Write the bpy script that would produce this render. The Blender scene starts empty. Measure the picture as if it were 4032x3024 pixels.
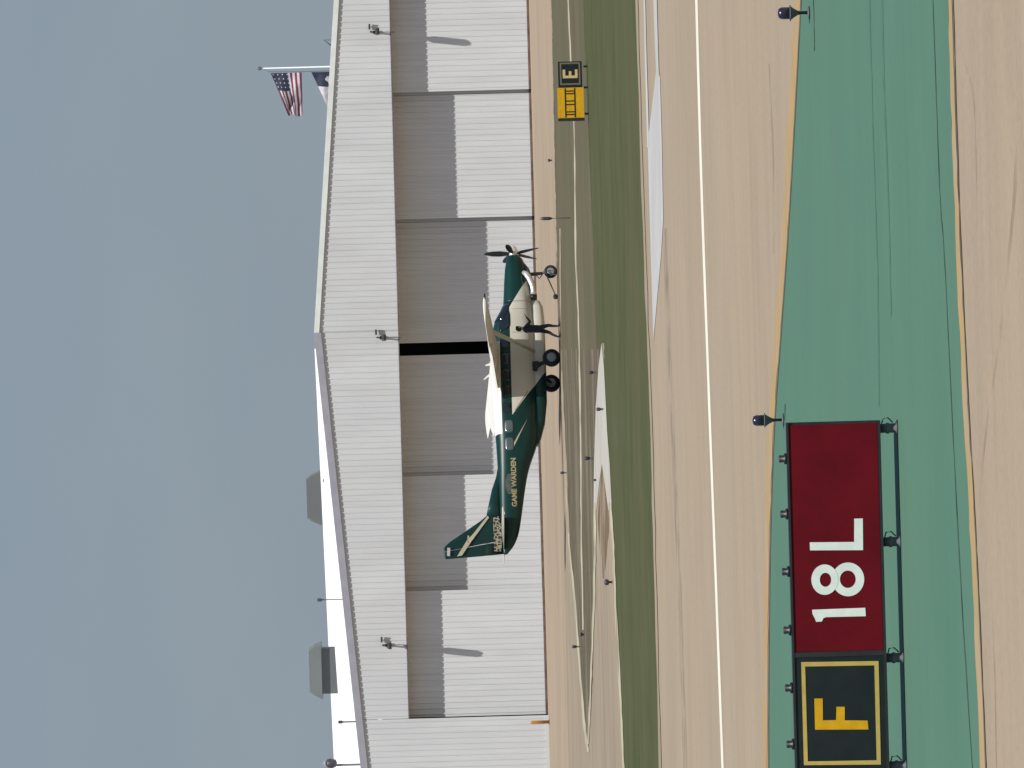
import bpy, bmesh, math, random
from mathutils import Vector, Matrix
random.seed(7)
R = math.radians
SC = bpy.context.scene
COL = SC.collection

# ------------------------------------------------------------------ camera
F = 28000.0            # focal length in photo pixels (4032 wide)
H = 3.71               # eye height
HZ = 1844.0            # photo row of the horizon (along the world's vertical)
ROLL = 0.027
cd = bpy.data.cameras.new("camera"); cam = bpy.data.objects.new("camera", cd); COL.objects.link(cam)
cd.sensor_fit = 'HORIZONTAL'; cd.sensor_width = 36.0; cd.lens = F / 4032 * 36
cd.clip_start = 1.0; cd.clip_end = 20000
pitch = (2016 - HZ) / F
fwd = Vector((0, math.cos(pitch), -math.sin(pitch)))
dwn = Vector((0, -math.sin(pitch), -math.cos(pitch)))
rgt = Vector((1, 0, 0))
cx = (dwn - ROLL * rgt).normalized(); cy = (rgt + ROLL * dwn).normalized(); cz = -fwd
cam.matrix_world = Matrix(((cx.x, cy.x, cz.x, 0), (cx.y, cy.y, cz.y, 0), (cx.z, cy.z, cz.z, H), (0, 0, 0, 1)))
SC.camera = cam

# ------------------------------------------------------------------ light
EL, AZ = R(62), R(15)           # sun height; to the right of straight behind the camera
sdir = Vector((math.sin(AZ) * math.cos(EL), -math.cos(AZ) * math.cos(EL), math.sin(EL)))
sl = bpy.data.lights.new("sun", 'SUN'); sun = bpy.data.objects.new("sun", sl); COL.objects.link(sun)
sl.energy = 4.6; sl.angle = R(0.53); sl.color = (1.0, 0.965, 0.905)
sun.rotation_euler = sdir.to_track_quat('Z', 'Y').to_euler()
W = bpy.data.worlds.new("World"); SC.world = W; W.use_nodes = True
nt = W.node_tree; nt.nodes.clear()
wo = nt.nodes.new('ShaderNodeOutputWorld'); bg = nt.nodes.new('ShaderNodeBackground')
sky = nt.nodes.new('ShaderNodeTexSky'); sky.sky_type = 'NISHITA'; sky.sun_disc = False
sky.sun_elevation = EL; sky.sun_rotation = math.atan2(sdir.x, sdir.y)
sky.altitude = 300; sky.air_density = 1.0; sky.dust_density = 0.6; sky.ozone_density = 2.0
# soft grey-blue cloud veil, as in the photograph
tc = nt.nodes.new('ShaderNodeTexCoord'); mp = nt.nodes.new('ShaderNodeMapping'); mp.inputs['Scale'].default_value = (14, 14, 34)
nz = nt.nodes.new('ShaderNodeTexNoise'); nz.inputs['Scale'].default_value = 1.6; nz.inputs['Detail'].default_value = 4
cr = nt.nodes.new('ShaderNodeValToRGB')
cr.color_ramp.elements[0].position = 0.3; cr.color_ramp.elements[0].color = (2.24, 2.84, 3.52, 1)
cr.color_ramp.elements[1].position = 0.72; cr.color_ramp.elements[1].color = (2.46, 3.02, 3.62, 1)
mx = nt.nodes.new('ShaderNodeMixRGB'); mx.inputs[0].default_value = 0.88
nt.links.new(tc.outputs['Generated'], mp.inputs['Vector']); nt.links.new(mp.outputs[0], nz.inputs['Vector'])
nt.links.new(nz.outputs[0], cr.inputs[0]); nt.links.new(sky.outputs[0], mx.inputs[1]); nt.links.new(cr.outputs[0], mx.inputs[2])
sx = nt.nodes.new('ShaderNodeSeparateXYZ'); fr = nt.nodes.new('ShaderNodeMapRange'); fr.inputs[1].default_value = .12; fr.inputs[2].default_value = .6
fr.inputs[3].default_value = .9; fr.inputs[4].default_value = .15
nt.links.new(tc.outputs['Generated'], sx.inputs[0]); nt.links.new(sx.outputs[2], fr.inputs[0]); nt.links.new(fr.outputs[0], mx.inputs[0])
nt.links.new(mx.outputs[0], bg.inputs[0]); bg.inputs[1].default_value = 0.1
nt.links.new(bg.outputs[0], wo.inputs[0])
SC.view_settings.view_transform = 'Standard'; SC.view_settings.look = 'None'
SC.view_settings.exposure = 0.0; SC.view_settings.gamma = 1.0

# ------------------------------------------------------------------ helpers
NORM = 1 / math.sqrt(1 + ROLL * ROLL)
def uv(x, y):
    a, b = x - 2016, y - 1512
    return (-b - ROLL * a) * NORM, (a - ROLL * b) * NORM + 2016
def at(x, y, Y):                 # photo pixel at distance Y -> point
    u, v = uv(x, y)
    return Vector((u * Y / F, Y, H - (v - HZ) * Y / F))
def gnd(x, y):                   # photo pixel -> point on the ground
    u, v = uv(x, y); Y = H * F / (v - HZ)
    return Vector((u * Y / F, Y, 0))

def tag(o, label=None, cat=None, group=None, kind=None):
    if label: o['label'] = label
    if cat: o['category'] = cat
    if group: o['group'] = group
    if kind: o['kind'] = kind
    return o
def empty(name, loc, rz=0, label=None, cat=None, group=None):
    o = bpy.data.objects.new(name, None); COL.objects.link(o); o.location = loc; o.rotation_euler = (0, 0, rz)
    o.empty_display_size = 0.2
    return tag(o, label, cat, group)
def copy_tree(o, parent=None):
    c = o.copy(); COL.objects.link(c)
    if parent: c.parent = parent
    for ch in [q for q in bpy.data.objects if q.parent == o]: copy_tree(ch, c)
    return c

class MB:
    def __init__(s): s.b = bmesh.new()
    def poly(s, pts, mi=0):
        f = s.b.faces.new([s.b.verts.new(p) for p in pts]); f.material_index = mi; return f
    def grid(s, rows, mi=0, closed=False, smooth=False, fn=None):
        vs = [[s.b.verts.new(p) for p in r] for r in rows]
        for i in range(len(vs) - 1):
            n = len(vs[i])
            for j in range(n if closed else n - 1):
                k = (j + 1) % n
                f = s.b.faces.new((vs[i][j], vs[i][k], vs[i + 1][k], vs[i + 1][j]))
                f.material_index = fn(i, j) if fn else mi; f.smooth = smooth
        return vs
    def loft(s, rings, mi=0, caps=True, smooth=True):
        vs = s.grid(rings, mi, True, smooth)
        if caps:
            for r, rev in ((vs[0], True), (vs[-1], False)):
                f = s.b.faces.new(list(reversed(r)) if rev else r); f.material_index = mi
    def box(s, x0, x1, y0, y1, z0, z1, mi=0):
        p = [Vector((x, y, z)) for z in (z0, z1) for y in (y0, y1) for x in (x0, x1)]
        v = [s.b.verts.new(q) for q in p]
        for a in ((0, 2, 3, 1), (4, 5, 7, 6), (0, 1, 5, 4), (1, 3, 7, 5), (3, 2, 6, 7), (2, 0, 4, 6)):
            f = s.b.faces.new([v[i] for i in a]); f.material_index = mi
    def tube(s, pts, rad, n=10, mi=0, flat=1.0):
        pts = [Vector(p) for p in pts]
        if not hasattr(rad, '__len__'): rad = [rad] * len(pts)
        rings = []; up0 = None
        for i, p in enumerate(pts):
            d = (pts[min(i + 1, len(pts) - 1)] - pts[max(i - 1, 0)]).normalized()
            a = d.cross(Vector((0, 0, 1)) if abs(d.z) < .95 else Vector((0, 1, 0))).normalized()
            b = a.cross(d)
            rings.append([p + rad[i] * (a * math.cos(t) * flat + b * math.sin(t)) for t in [2 * math.pi * k / n for k in range(n)]])
        s.loft(rings, mi)
    def lathe(s, prof, c=(0, 0, 0), axis='z', n=20, mi=0, smooth=True):   # prof: (radius, height)
        c = Vector(c); rings = []
        for r, h in prof:
            ring = []
            for k in range(n):
                t = 2 * math.pi * k / n
                q = (r * math.cos(t), r * math.sin(t), h)
                ring.append(c + (Vector(q) if axis == 'z' else Vector((q[2], q[0], q[1])) if axis == 'x' else Vector((q[0], -q[2], q[1]))))
            rings.append(ring)
        s.loft(rings, mi, True, smooth)
    def slab(s, outline, d, mi=0):       # outline of points, extruded by vector d
        d = Vector(d); o = [Vector(p) for p in outline]; n = len(o)
        a = [s.b.verts.new(p) for p in o]; b = [s.b.verts.new(p + d) for p in o]
        s.b.faces.new(a).material_index = mi; s.b.faces.new(list(reversed(b))).material_index = mi
        for i in range(n):
            j = (i + 1) % n; s.b.faces.new((a[j], a[i], b[i], b[j])).material_index = mi
    def build(s, name, mats, parent=None, tri=False, bevel=0):
        if tri: bmesh.ops.triangulate(s.b, faces=s.b.faces[:])
        bmesh.ops.recalc_face_normals(s.b, faces=s.b.faces[:])
        if bevel: bmesh.ops.bevel(s.b, geom=s.b.edges[:], offset=bevel, segments=2, affect='EDGES', profile=.6)
        me = bpy.data.meshes.new(name); s.b.to_mesh(me); s.b.free()
        for m in (mats if isinstance(mats, (list, tuple)) else [mats]): me.materials.append(m)
        o = bpy.data.objects.new(name, me); COL.objects.link(o)
        if parent: o.parent = parent
        return o

def mat(name, c, rough=.7, metal=0.0, c2=None, scale=3.0, stretch=(1, 1, 1), detail=5, lo=.35, hi=.65, coat=0, bump=0, bscale=40, spec=.5, extra=None, k=1.0):
    c = tuple(q * k for q in c); c2 = tuple(q * k for q in c2) if c2 else None; extra = [(a1, a2, a3, a4, a5, tuple(q * k for q in a6)) for a1, a2, a3, a4, a5, a6 in (extra or [])]
    m = bpy.data.materials.new(name); m.use_nodes = True; t = m.node_tree; p = t.nodes['Principled BSDF']
    p.inputs['Base Color'].default_value = (*c, 1); p.inputs['Roughness'].default_value = rough; p.inputs['Metallic'].default_value = metal
    p.inputs['Specular IOR Level'].default_value = spec
    if coat: p.inputs['Coat Weight'].default_value = coat; p.inputs['Coat Roughness'].default_value = .08
    tc = t.nodes.new('ShaderNodeTexCoord')
    last = None
    if c2:
        mp = t.nodes.new('ShaderNodeMapping'); mp.inputs['Scale'].default_value = stretch
        n = t.nodes.new('ShaderNodeTexNoise'); n.inputs['Scale'].default_value = scale; n.inputs['Detail'].default_value = detail
        n.inputs['Roughness'].default_value = .6
        r = t.nodes.new('ShaderNodeValToRGB'); r.color_ramp.elements[0].position = lo; r.color_ramp.elements[1].position = hi
        r.color_ramp.elements[0].color = (*c, 1); r.color_ramp.elements[1].color = (*c2, 1)
        t.links.new(tc.outputs['Object'], mp.inputs[0]); t.links.new(mp.outputs[0], n.inputs['Vector'])
        t.links.new(n.outputs[0], r.inputs[0]); last = r.outputs[0]
        for (s2, st2, amt, lo2, hi2, col2) in (extra or []):
            mp2 = t.nodes.new('ShaderNodeMapping'); mp2.inputs['Scale'].default_value = st2
            n2 = t.nodes.new('ShaderNodeTexNoise'); n2.inputs['Scale'].default_value = s2; n2.inputs['Detail'].default_value = 6
            r2 = t.nodes.new('ShaderNodeMapRange'); r2.inputs[1].default_value = lo2; r2.inputs[2].default_value = hi2; r2.inputs[4].default_value = amt
            x = t.nodes.new('ShaderNodeMixRGB'); x.inputs[2].default_value = (*col2, 1)
            t.links.new(tc.outputs['Object'], mp2.inputs[0]); t.links.new(mp2.outputs[0], n2.inputs['Vector'])
            t.links.new(n2.outputs[0], r2.inputs[0]); t.links.new(r2.outputs[0], x.inputs[0]); t.links.new(last, x.inputs[1]); last = x.outputs[0]
        t.links.new(last, p.inputs['Base Color'])
    if bump:
        nb = t.nodes.new('ShaderNodeTexNoise'); nb.inputs['Scale'].default_value = bscale; nb.inputs['Detail'].default_value = 4
        bp = t.nodes.new('ShaderNodeBump'); bp.inputs['Strength'].default_value = bump; bp.inputs['Distance'].default_value = .02
        t.links.new(tc.outputs['Object'], nb.inputs['Vector']); t.links.new(nb.outputs[0], bp.inputs['Height']); t.links.new(bp.outputs[0], p.inputs['Normal'])
    return m

M = {}
M['concrete'] = mat('pale concrete', (.46, .367, .258), .9, c2=(.39, .31, .22), scale=.12, detail=8, lo=.3, hi=.7,
                    extra=[(.9, (.25, 1, 1), .35, .45, .75, (.30, .235, .18)), (.02, (1, 3, 1), .45, .5, .65, (.46, .37, .28)), (6, (1, 1, 1), .35, .4, .8, (.49, .385, .28)), (2.6, (.12, 1, 1), .22, .45, .8, (.30, .235, .165)), (22, (.5, 1, 1), .5, .5, .78, (.27, .21, .15)), (30, (.5, 1, 1), .5, .55, .8, (.56, .45, .33))], k=0.78, spec=.15)
M['apron'] = mat('apron concrete', (.50, .385, .27), .9, c2=(.42, .33, .24), scale=.1, detail=6, k=0.72, spec=.15)
M['taxi'] = mat('brown concrete', (.345, .275, .195), .9, c2=(.42, .335, .235), scale=.15, detail=8, extra=[(.5, (.15, 1, 1), .5, .45, .7, (.25, .21, .17))], k=0.78, spec=.15)
M['green'] = mat('green painted pavement', (.118, .262, .180), .85, c2=(.145, .295, .206), scale=.35, detail=8, lo=.25, hi=.75,
                 extra=[(.8, (.12, 1, 1), .35, .5, .8, (.14, .28, .2)), (14, (1, 1, 1), .3, .55, .8, (.075, .17, .12)), (2.2, (.15, 1, 1), .18, .5, .8, (.09, .2, .14)), (25, (.5, 1, 1), .35, .55, .8, (.16, .30, .22)), (.09, (1, 1, 1), .55, .48, .62, (.135, .265, .19))], k=0.62, spec=.15)
M['greenline'] = mat('worn pale green paint', (.13, .27, .19), .85, c2=(.10, .22, .155), scale=4, lo=.4, hi=.6, k=0.62, spec=.15)
M['crack'] = mat('dark joint filler', (.045, .085, .065), .9, c2=(.09, .17, .12), scale=2.5, lo=.45, hi=.6, k=0.6, spec=.15)
M['edge'] = mat('painted curb shade', (.12, .10, .08), .9, c2=(.20, .16, .12), scale=2, k=0.75, spec=.15)  # dark colour standing in for curb shadow along the island
M['orange'] = mat('faded yellow paint', (.52, .33, .14), .85, c2=(.42, .32, .17), scale=1.5, extra=[(.7, (1, 1, 1), .7, .5, .65, (.47, .37, .26))], k=0.78, spec=.15)
M['white_paint'] = mat('white line paint', (.80, .76, .62), .8, c2=(.70, .66, .55), scale=1.2, k=0.95, spec=.15)
M['pale'] = mat('bleached concrete', (.58, .545, .48), .9, c2=(.5, .46, .39), scale=.35, detail=8, extra=[(1.2, (.3, 1, 1), .4, .5, .7, (.42, .39, .34))], k=0.8, spec=.15)
M['pale_blue'] = mat('grey white paint', (.56, .55, .53), .9, c2=(.48, .47, .45), scale=.3, detail=7, extra=[(1.5, (.3, 1, 1), .4, .5, .75, (.4, .38, .36))], k=0.82, spec=.15)
M['palesand'] = mat('pale dusty line', (.58, .53, .38), .9, c2=(.45, .41, .29), scale=.8, detail=8, extra=[(.5, (1, 1, 1), .8, .5, .62, (.27, .225, .15))], k=.85, spec=.15)
M['rust'] = mat('rust stained concrete', (.19, .095, .04), .9, c2=(.28, .19, .12), scale=.5, detail=8, k=0.8, spec=.15)
M['grass'] = mat('mown grass', (.074, .084, .032), .95, c2=(.104, .110, .046), scale=.3, detail=9, spec=.15, bump=.5, bscale=6,
                 extra=[(.06, (.5, 1, 1), .5, .5, .68, (.125, .115, .055)), (2.5, (.3, 1, 1), .5, .5, .8, (.05, .07, .024)), (14, (1, 1, 1), .5, .5, .8, (.14, .14, .065))], k=0.8)
M['drygrass'] = mat('dry grass', (.125, .110, .062), .95, c2=(.165, .138, .088), scale=.15, detail=9, spec=.15, bump=.5, bscale=6,
                    extra=[(.05, (.4, 1, 1), .6, .45, .62, (.115, .12, .06)), (2.5, (.3, 1, 1), .4, .5, .8, (.10, .09, .05)), (14, (1, 1, 1), .45, .5, .8, (.24, .21, .13))], k=0.78)
M['wall'] = mat('white metal siding', (.585, .605, .615), .6, c2=(.535, .555, .57), scale=.7, stretch=(1, 1, .25), detail=6, extra=[(3, (1, 1, .05), .5, .5, .8, (.47, .475, .47)), (.5, (1, 1, .4), .4, .5, .7, (.52, .52, .51))], spec=.3)
M['door'] = mat('white hangar door metal', (.60, .62, .63), .6, c2=(.55, .57, .585), scale=.8, stretch=(1, 1, .2), detail=6, extra=[(3, (1, 1, .05), .5, .5, .8, (.48, .485, .48)), (.5, (1, 1, .4), .4, .5, .7, (.53, .53, .52))], spec=.3)
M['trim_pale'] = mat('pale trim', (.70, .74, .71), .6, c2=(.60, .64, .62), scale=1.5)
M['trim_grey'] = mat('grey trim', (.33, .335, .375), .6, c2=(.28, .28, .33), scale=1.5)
M['trim_dark'] = mat('dark flashing', (.10, .085, .095), .6, c2=(.17, .14, .14), scale=2)
M['base'] = mat('stained base plate', (.09, .06, .05), .8, c2=(.2, .13, .1), scale=1.5)
M['roof'] = mat('white membrane roof', (.86, .86, .83), .6, c2=(.78, .78, .76), scale=.3, detail=6)
M['dark'] = mat('hangar interior', (.10, .12, .2), .9)
M['steel'] = mat('galvanised steel', (.13, .14, .155), .7, .2, c2=(.09, .10, .11), scale=20)
M['darkmetal'] = mat('dark metal', (.045, .045, .05), .5, .2, c2=(.07, .07, .075), scale=15)
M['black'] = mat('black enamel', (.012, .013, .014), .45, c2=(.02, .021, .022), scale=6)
M['red'] = mat('red sign face', (.135, .0055, .012), .6, c2=(.10, .0045, .009), scale=2.2, detail=6, spec=.08)
M['signblack'] = mat('black sign face', (.008, .014, .015), .5, c2=(.012, .019, .020), scale=4, spec=.25)
M['signwhite'] = mat('white legend', (.74, .79, .72), .6, c2=(.66, .71, .65), scale=9)
M['signyellow'] = mat('yellow legend', (.66, .37, .012), .6, c2=(.56, .30, .01), scale=9, spec=.15)
M['signborder'] = mat('pale yellow border', (.52, .38, .09), .55, c2=(.45, .33, .08), scale=9)
M['bluelens'] = mat('blue lens', (.012, .011, .035), .3, c2=(.018, .016, .045), scale=30, coat=.4)
M['legend'] = mat('dull legend', (.62, .45, .2), .6, c2=(.52, .38, .17), scale=20)
M['navygrey'] = mat('haze tinted grey cladding', (.165, .18, .18), .9, c2=(.14, .155, .16), scale=.2, detail=6)  # distance haze put into this grey, no haze in the air
M['navydark'] = mat('distant dark cladding', (.11, .12, .125), .9, c2=(.13, .14, .14), scale=.3)  # haze grey put into the colour for the far blocks
M['bollard'] = mat('orange yellow paint', (.60, .25, .035), .6, c2=(.5, .2, .03), scale=6)
M['rubber'] = mat('tyre rubber', (.012, .012, .015), .75, c2=(.02, .02, .022), scale=20)
M['rim'] = mat('light alloy rim', (.34, .36, .36), .4, .3, c2=(.26, .28, .28), scale=12)
M['chrome'] = mat('polished exhaust steel', (.80, .78, .72), .3, .55)
M['glass'] = mat('dark window glass', (.006, .01, .014), .08, c2=(.01, .015, .02), scale=2, coat=.5)
M['glass_aft'] = mat('window glass with painted reflection', (.09, .12, .11), .25, c2=(.06, .085, .08), scale=3, coat=.5)  # sky reflection painted into the base colour of the aft windows
M['cream'] = mat('cream aircraft paint', (.62, .59, .50), .35, c2=(.57, .54, .46), scale=1.5, coat=.2)
M['wingpaint'] = mat('white aircraft paint', (.74, .72, .65), .6, c2=(.68, .66, .60), scale=1.0, spec=.08)
M['gold'] = mat('gold lettering', (.42, .34, .18), .5, c2=(.30, .25, .14), scale=12)
M['palegold'] = mat('pale gold stripe', (.48, .44, .30), .45, c2=(.40, .36, .25), scale=6)
M['cloth_navy'] = mat('navy clothing', (.012, .013, .026), .9, c2=(.02, .02, .036), scale=18)
M['skin'] = mat('skin', (.50, .36, .28), .6, c2=(.38, .24, .17), scale=20)
M['hair'] = mat('dark hair', (.012, .010, .010), .7, c2=(.02, .016, .014), scale=60)
M['cap'] = mat('grey headset', (.45, .46, .47), .6, c2=(.38, .39, .4), scale=30)
M['flagred'] = mat('flag red', (.15, .022, .04), .8, c2=(.10, .016, .03), scale=3)
M['flagwhite'] = mat('flag white', (.50, .47, .50), .8, c2=(.36, .34, .37), scale=3)
M['flagnavy'] = mat('flag navy', (.008, .011, .022), .8, c2=(.02, .026, .06), scale=3)

def paint_mat():
    m = mat('green and cream aircraft paint', (.004, .040, .031), .35, coat=.12, spec=.3)
    t = m.node_tree; p = t.nodes['Principled BSDF']; tc = t.nodes.new('ShaderNodeTexCoord'); s = t.nodes.new('ShaderNodeSeparateXYZ')
    t.links.new(tc.outputs['Object'], s.inputs[0]); X, Z = s.outputs[0], s.outputs[2]
    def op(o, a, b):
        n = t.nodes.new('ShaderNodeMath'); n.operation = o
        for i, q in enumerate((a, b)):
            if isinstance(q, (int, float)): n.inputs[i].default_value = q
            else: t.links.new(q, n.inputs[i])
        return n.outputs[0]
    below = op('LESS_THAN', Z, 1.98)
    diag = op('GREATER_THAN', op('ADD', X, op('MULTIPLY', Z, 1.333)), .6)
    nose = op('LESS_THAN', op('ADD', Z, op('MULTIPLY', X, .6)), 3.486)
    cream = op('MULTIPLY', op('MULTIPLY', below, diag), nose)
    roof = op('MULTIPLY', op('GREATER_THAN', Z, 2.40), op('MULTIPLY', op('GREATER_THAN', X, -2.75), op('LESS_THAN', X, 1.1)))
    n = t.nodes.new('ShaderNodeTexNoise'); n.inputs['Scale'].default_value = 1.2; n.inputs['Detail'].default_value = 5
    t.links.new(tc.outputs['Object'], n.inputs['Vector'])
    g = t.nodes.new('ShaderNodeValToRGB'); g.color_ramp.elements[0].color = (.002, .026, .023, 1); g.color_ramp.elements[1].color = (.004, .038, .031, 1)
    t.links.new(n.outputs[0], g.inputs[0])
    c = t.nodes.new('ShaderNodeValToRGB'); c.color_ramp.elements[0].color = (.56, .53, .44, 1); c.color_ramp.elements[1].color = (.63, .60, .51, 1)
    t.links.new(n.outputs[0], c.inputs[0])
    a = t.nodes.new('ShaderNodeMixRGB'); t.links.new(cream, a.inputs[0]); t.links.new(g.outputs[0], a.inputs[1]); t.links.new(c.outputs[0], a.inputs[2])
    b = t.nodes.new('ShaderNodeMixRGB'); t.links.new(roof, b.inputs[0]); t.links.new(a.outputs[0], b.inputs[1]); b.inputs[2].default_value = (.78, .76, .70, 1)
    t.links.new(b.outputs[0], p.inputs['Base Color'])
    return m
M['paint'] = paint_mat()
M['greenpaint'] = mat('dark green aircraft paint', (.002, .026, .023), .35, c2=(.004, .034, .029), scale=1.2, coat=.12, spec=.3)
def lattice_mat():
    m = mat('mottled gold camouflage', (.38, .31, .2), .5)
    t = m.node_tree; p = t.nodes['Principled BSDF']; tc = t.nodes.new('ShaderNodeTexCoord'); v = t.nodes.new('ShaderNodeTexVoronoi')
    v.feature = 'DISTANCE_TO_EDGE'; v.inputs['Scale'].default_value = 7
    r = t.nodes.new('ShaderNodeValToRGB'); r.color_ramp.elements[0].position = .07; r.color_ramp.elements[1].position = .13
    r.color_ramp.elements[0].color = (.40, .34, .23, 1); r.color_ramp.elements[1].color = (.03, .035, .03, 1)
    t.links.new(tc.outputs['Object'], v.inputs['Vector']); t.links.new(v.outputs[0], r.inputs[0]); t.links.new(r.outputs[0], p.inputs['Base Color'])
    return m
M['lattice'] = lattice_mat()

# ------------------------------------------------------------------ ground
def sheet(name, pts, m, z, kind='structure', mats=None):
    mb = MB(); mb.poly([Vector((p.x, p.y, z)) for p in pts])
    o = mb.build(name, m, tri=True); return tag(o, kind=kind)
def gpoly(name, px, m, z): return sheet(name, [gnd(*p) for p in px], m, z)
def smoothline(px, n=6):           # Catmull-Rom through pixel points
    out = []
    for i in range(len(px) - 1):
        p0, p1, p2, p3 = px[max(i - 1, 0)], px[i], px[i + 1], px[min(i + 2, len(px) - 1)]
        for k in range(n):
            t = k / n
            out.append(tuple(.5 * (2 * b + (c - a) * t + (2 * a - 5 * b + 4 * c - d) * t * t + (3 * b - a - 3 * c + d) * t ** 3) for a, b, c, d in zip(p0, p1, p2, p3)))
    out.append(px[-1]); return out
def strip(name, px, w, m, z, jit=0):
    px = smoothline(px); w = [w] * len(px) if not hasattr(w, '__len__') else [w[0] + (w[1] - w[0]) * i / (len(px) - 1) for i in range(len(px))]
    L = [gnd(x - q / 2 + random.uniform(-jit, jit), y) for (x, y), q in zip(px, w)]; Rr = [gnd(x + q / 2 + random.uniform(-jit, jit), y) for (x, y), q in zip(px, w)]
    mb = MB(); mb.grid([[Vector((p.x, p.y, z)) for p in L], [Vector((p.x, p.y, z)) for p in Rr]])
    return tag(mb.build(name, m), kind='structure')

mb = MB(); mb.poly([(-6000, -1500, 0), (6000, -1500, 0), (6000, 12000, 0), (-6000, 12000, 0)])
tag(mb.build('runway_pavement', M['concrete']), kind='structure')
# apron in front of the hangar
L0 = [(2172, -60), (2183, 500), (2197, 1094), (2211, 1458), (2228, 1800), (2240, 2100), (2258, 2300), (2275, 2500), (2290, 2700), (2305, 2880), (2318, 2960)]
L1 = [(2330, 2760), (2338, 2500), (2341, 2200), (2342, 1990), (2341, 1830), (2347, 1600), (2359, 1440), (2371, 1350)]
L2 = [(2380, 1440), (2393, 1700), (2403, 1830), (2411, 2000), (2421, 2250), (2436, 2560), (2450, 2840), (2462, 3080)]
NE = [(2600, 3080), (2577, 2200), (2560, 1600), (2535, 900), (2503, -60)]
ap = [gnd(*p) for p in L0[:4]]
tag(sheet('apron', [Vector((60, 420, 0)), Vector((-60, 420, 0)), Vector((-60, 250, 0))] + [gnd(2240, 3080), gnd(2228, 2400), gnd(2212, 1900)] + list(reversed(ap)) + [Vector((60, gnd(2172, -60).y, 0))], M['apron'], .004), kind='structure')
def xat(px, y):
    px = sorted(px, key=lambda p: p[1])
    for (x0, y0), (x1, y1) in zip(px, px[1:]):
        if y0 <= y <= y1: return x0 + (x1 - x0) * (y - y0) / max(1e-6, y1 - y0)
    return px[0][0] if y < px[0][1] else px[-1][0]
def band(name, parts, m, z, jit=0):      # parts: (left line, right line, y0, y1), one mesh
    mb = MB()
    for A, B, y0, y1 in parts:
        A, B = smoothline(A), smoothline(B); n = max(6, int((y1 - y0) / 18)); ys = [y0 + (y1 - y0) * q / n for q in range(n + 1)]
        rows = []
        for y in ys:
            a, b = xat(A, y), xat(B, y)
            if jit: a += random.uniform(-jit, jit); b += random.uniform(-jit, jit)
            p, q = gnd(a, y), gnd(b, y); rows.append([Vector((p.x, p.y, z)), Vector((q.x, q.y, z))])
        mb.grid(rows)
    return tag(mb.build(name, m), kind='structure')
band('taxiway', [(L1[::-1], L2, 1352, 2760)], M['taxi'], .004)
EDG = [(2316, 2961), (2330, 2760)]
band('taxiway_apron', [(EDG[::-1], L2, 2761, 2960), ([(2318, 2960), (2314, 3080)], L2, 2960, 3080)], M['taxi'], .004)
band('taxiway_shoulder', [([(2209, 1460), (2212, 1900), (2228, 2400), (2240, 3080)], L0[3:] + [(2314, 3080)], 1460, 3080)], M['taxi'], .0045)
band('grass', [(L0, NE[::-1], -60, 1350), (L0, L1[::-1], 1350, 2760), (L0, EDG[::-1], 2760, 2960), (L2, NE[::-1], 1350, 3080)], M['grass'], .008, 2)
DR = [(2352, 1400), (2340, 1000), (2318, 500), (2296, -60)]
band('dry_grass', [(L0, DR[::-1], -60, 1400), (L0, L1[::-1], 1400, 2760), (L0, EDG[::-1], 2760, 2950)], M['drygrass'], .012, 1.5)
sm = mat('bare soil', (.20, .165, .118), .95, c2=(.16, .13, .09), scale=.3, detail=8, k=.9, spec=.1); t_ = sm.node_tree; tc_ = t_.nodes.new('ShaderNodeTexCoord'); n_ = t_.nodes.new('ShaderNodeTexNoise'); n_.inputs['Scale'].default_value = .22; n_.inputs['Detail'].default_value = 8
mp_ = t_.nodes.new('ShaderNodeMapping'); mp_.inputs['Scale'].default_value = (.5, 1, 1); r_ = t_.nodes.new('ShaderNodeMapRange'); r_.inputs[1].default_value = .40; r_.inputs[2].default_value = .56
t_.links.new(tc_.outputs['Object'], mp_.inputs[0]); t_.links.new(mp_.outputs[0], n_.inputs['Vector']); t_.links.new(n_.outputs[0], r_.inputs[0]); t_.links.new(r_.outputs[0], t_.nodes['Principled BSDF'].inputs['Alpha'])
band('bare_soil', [(L0, L1[::-1], 1375, 2760), (L0, EDG[::-1], 2760, 2950)], sm, .0145, 1)
strip('service_path', [(2236, -60), (2248, 224), (2262, 488), (2269, 1000), (2280, 1280), (2286, 1600), (2289, 1870), (2292, 2200), (2298, 2480)], (6, 5), M['palesand'], .016, 1.2)
strip('grass_kerb', L0[3:], (6, 9), M['palesand'], .016, 1.2)
strip('grass_kerb', [(2207, 900), (2209, 1300)] + L0[3:6], 5, M['apron'], .020, 1)
gpoly('bleached_pavement', [(2371, 1350), (2359, 1440), (2348, 1600), (2341, 1830), (2339, 2010), (2350, 2010), (2362, 1900), (2372, 1826), (2383, 1900), (2398, 2010), (2411, 2000), (2403, 1830), (2393, 1700), (2380, 1440)], M['pale'], .016)
strip('taxiway_line', [(2344, 1980), (2344, 2200), (2338, 2450), (2328, 2700), (2318, 2930)], (10, 5), M['palesand'], .020, 1.5)
strip('taxiway_line', [(2404, 1980), (2416, 2150), (2424, 2350), (2438, 2600), (2450, 2840), (2460, 3080)], (11, 7), M['palesand'], .020, 1.2)
band('rust_stain', [([(2371, 1830), (2358, 1990), (2356, 2070), (2374, 2280)], [(2373, 1830), (2396, 1990), (2400, 2070), (2380, 2280)], 1831, 2278)], M['rust'], .012)
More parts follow.
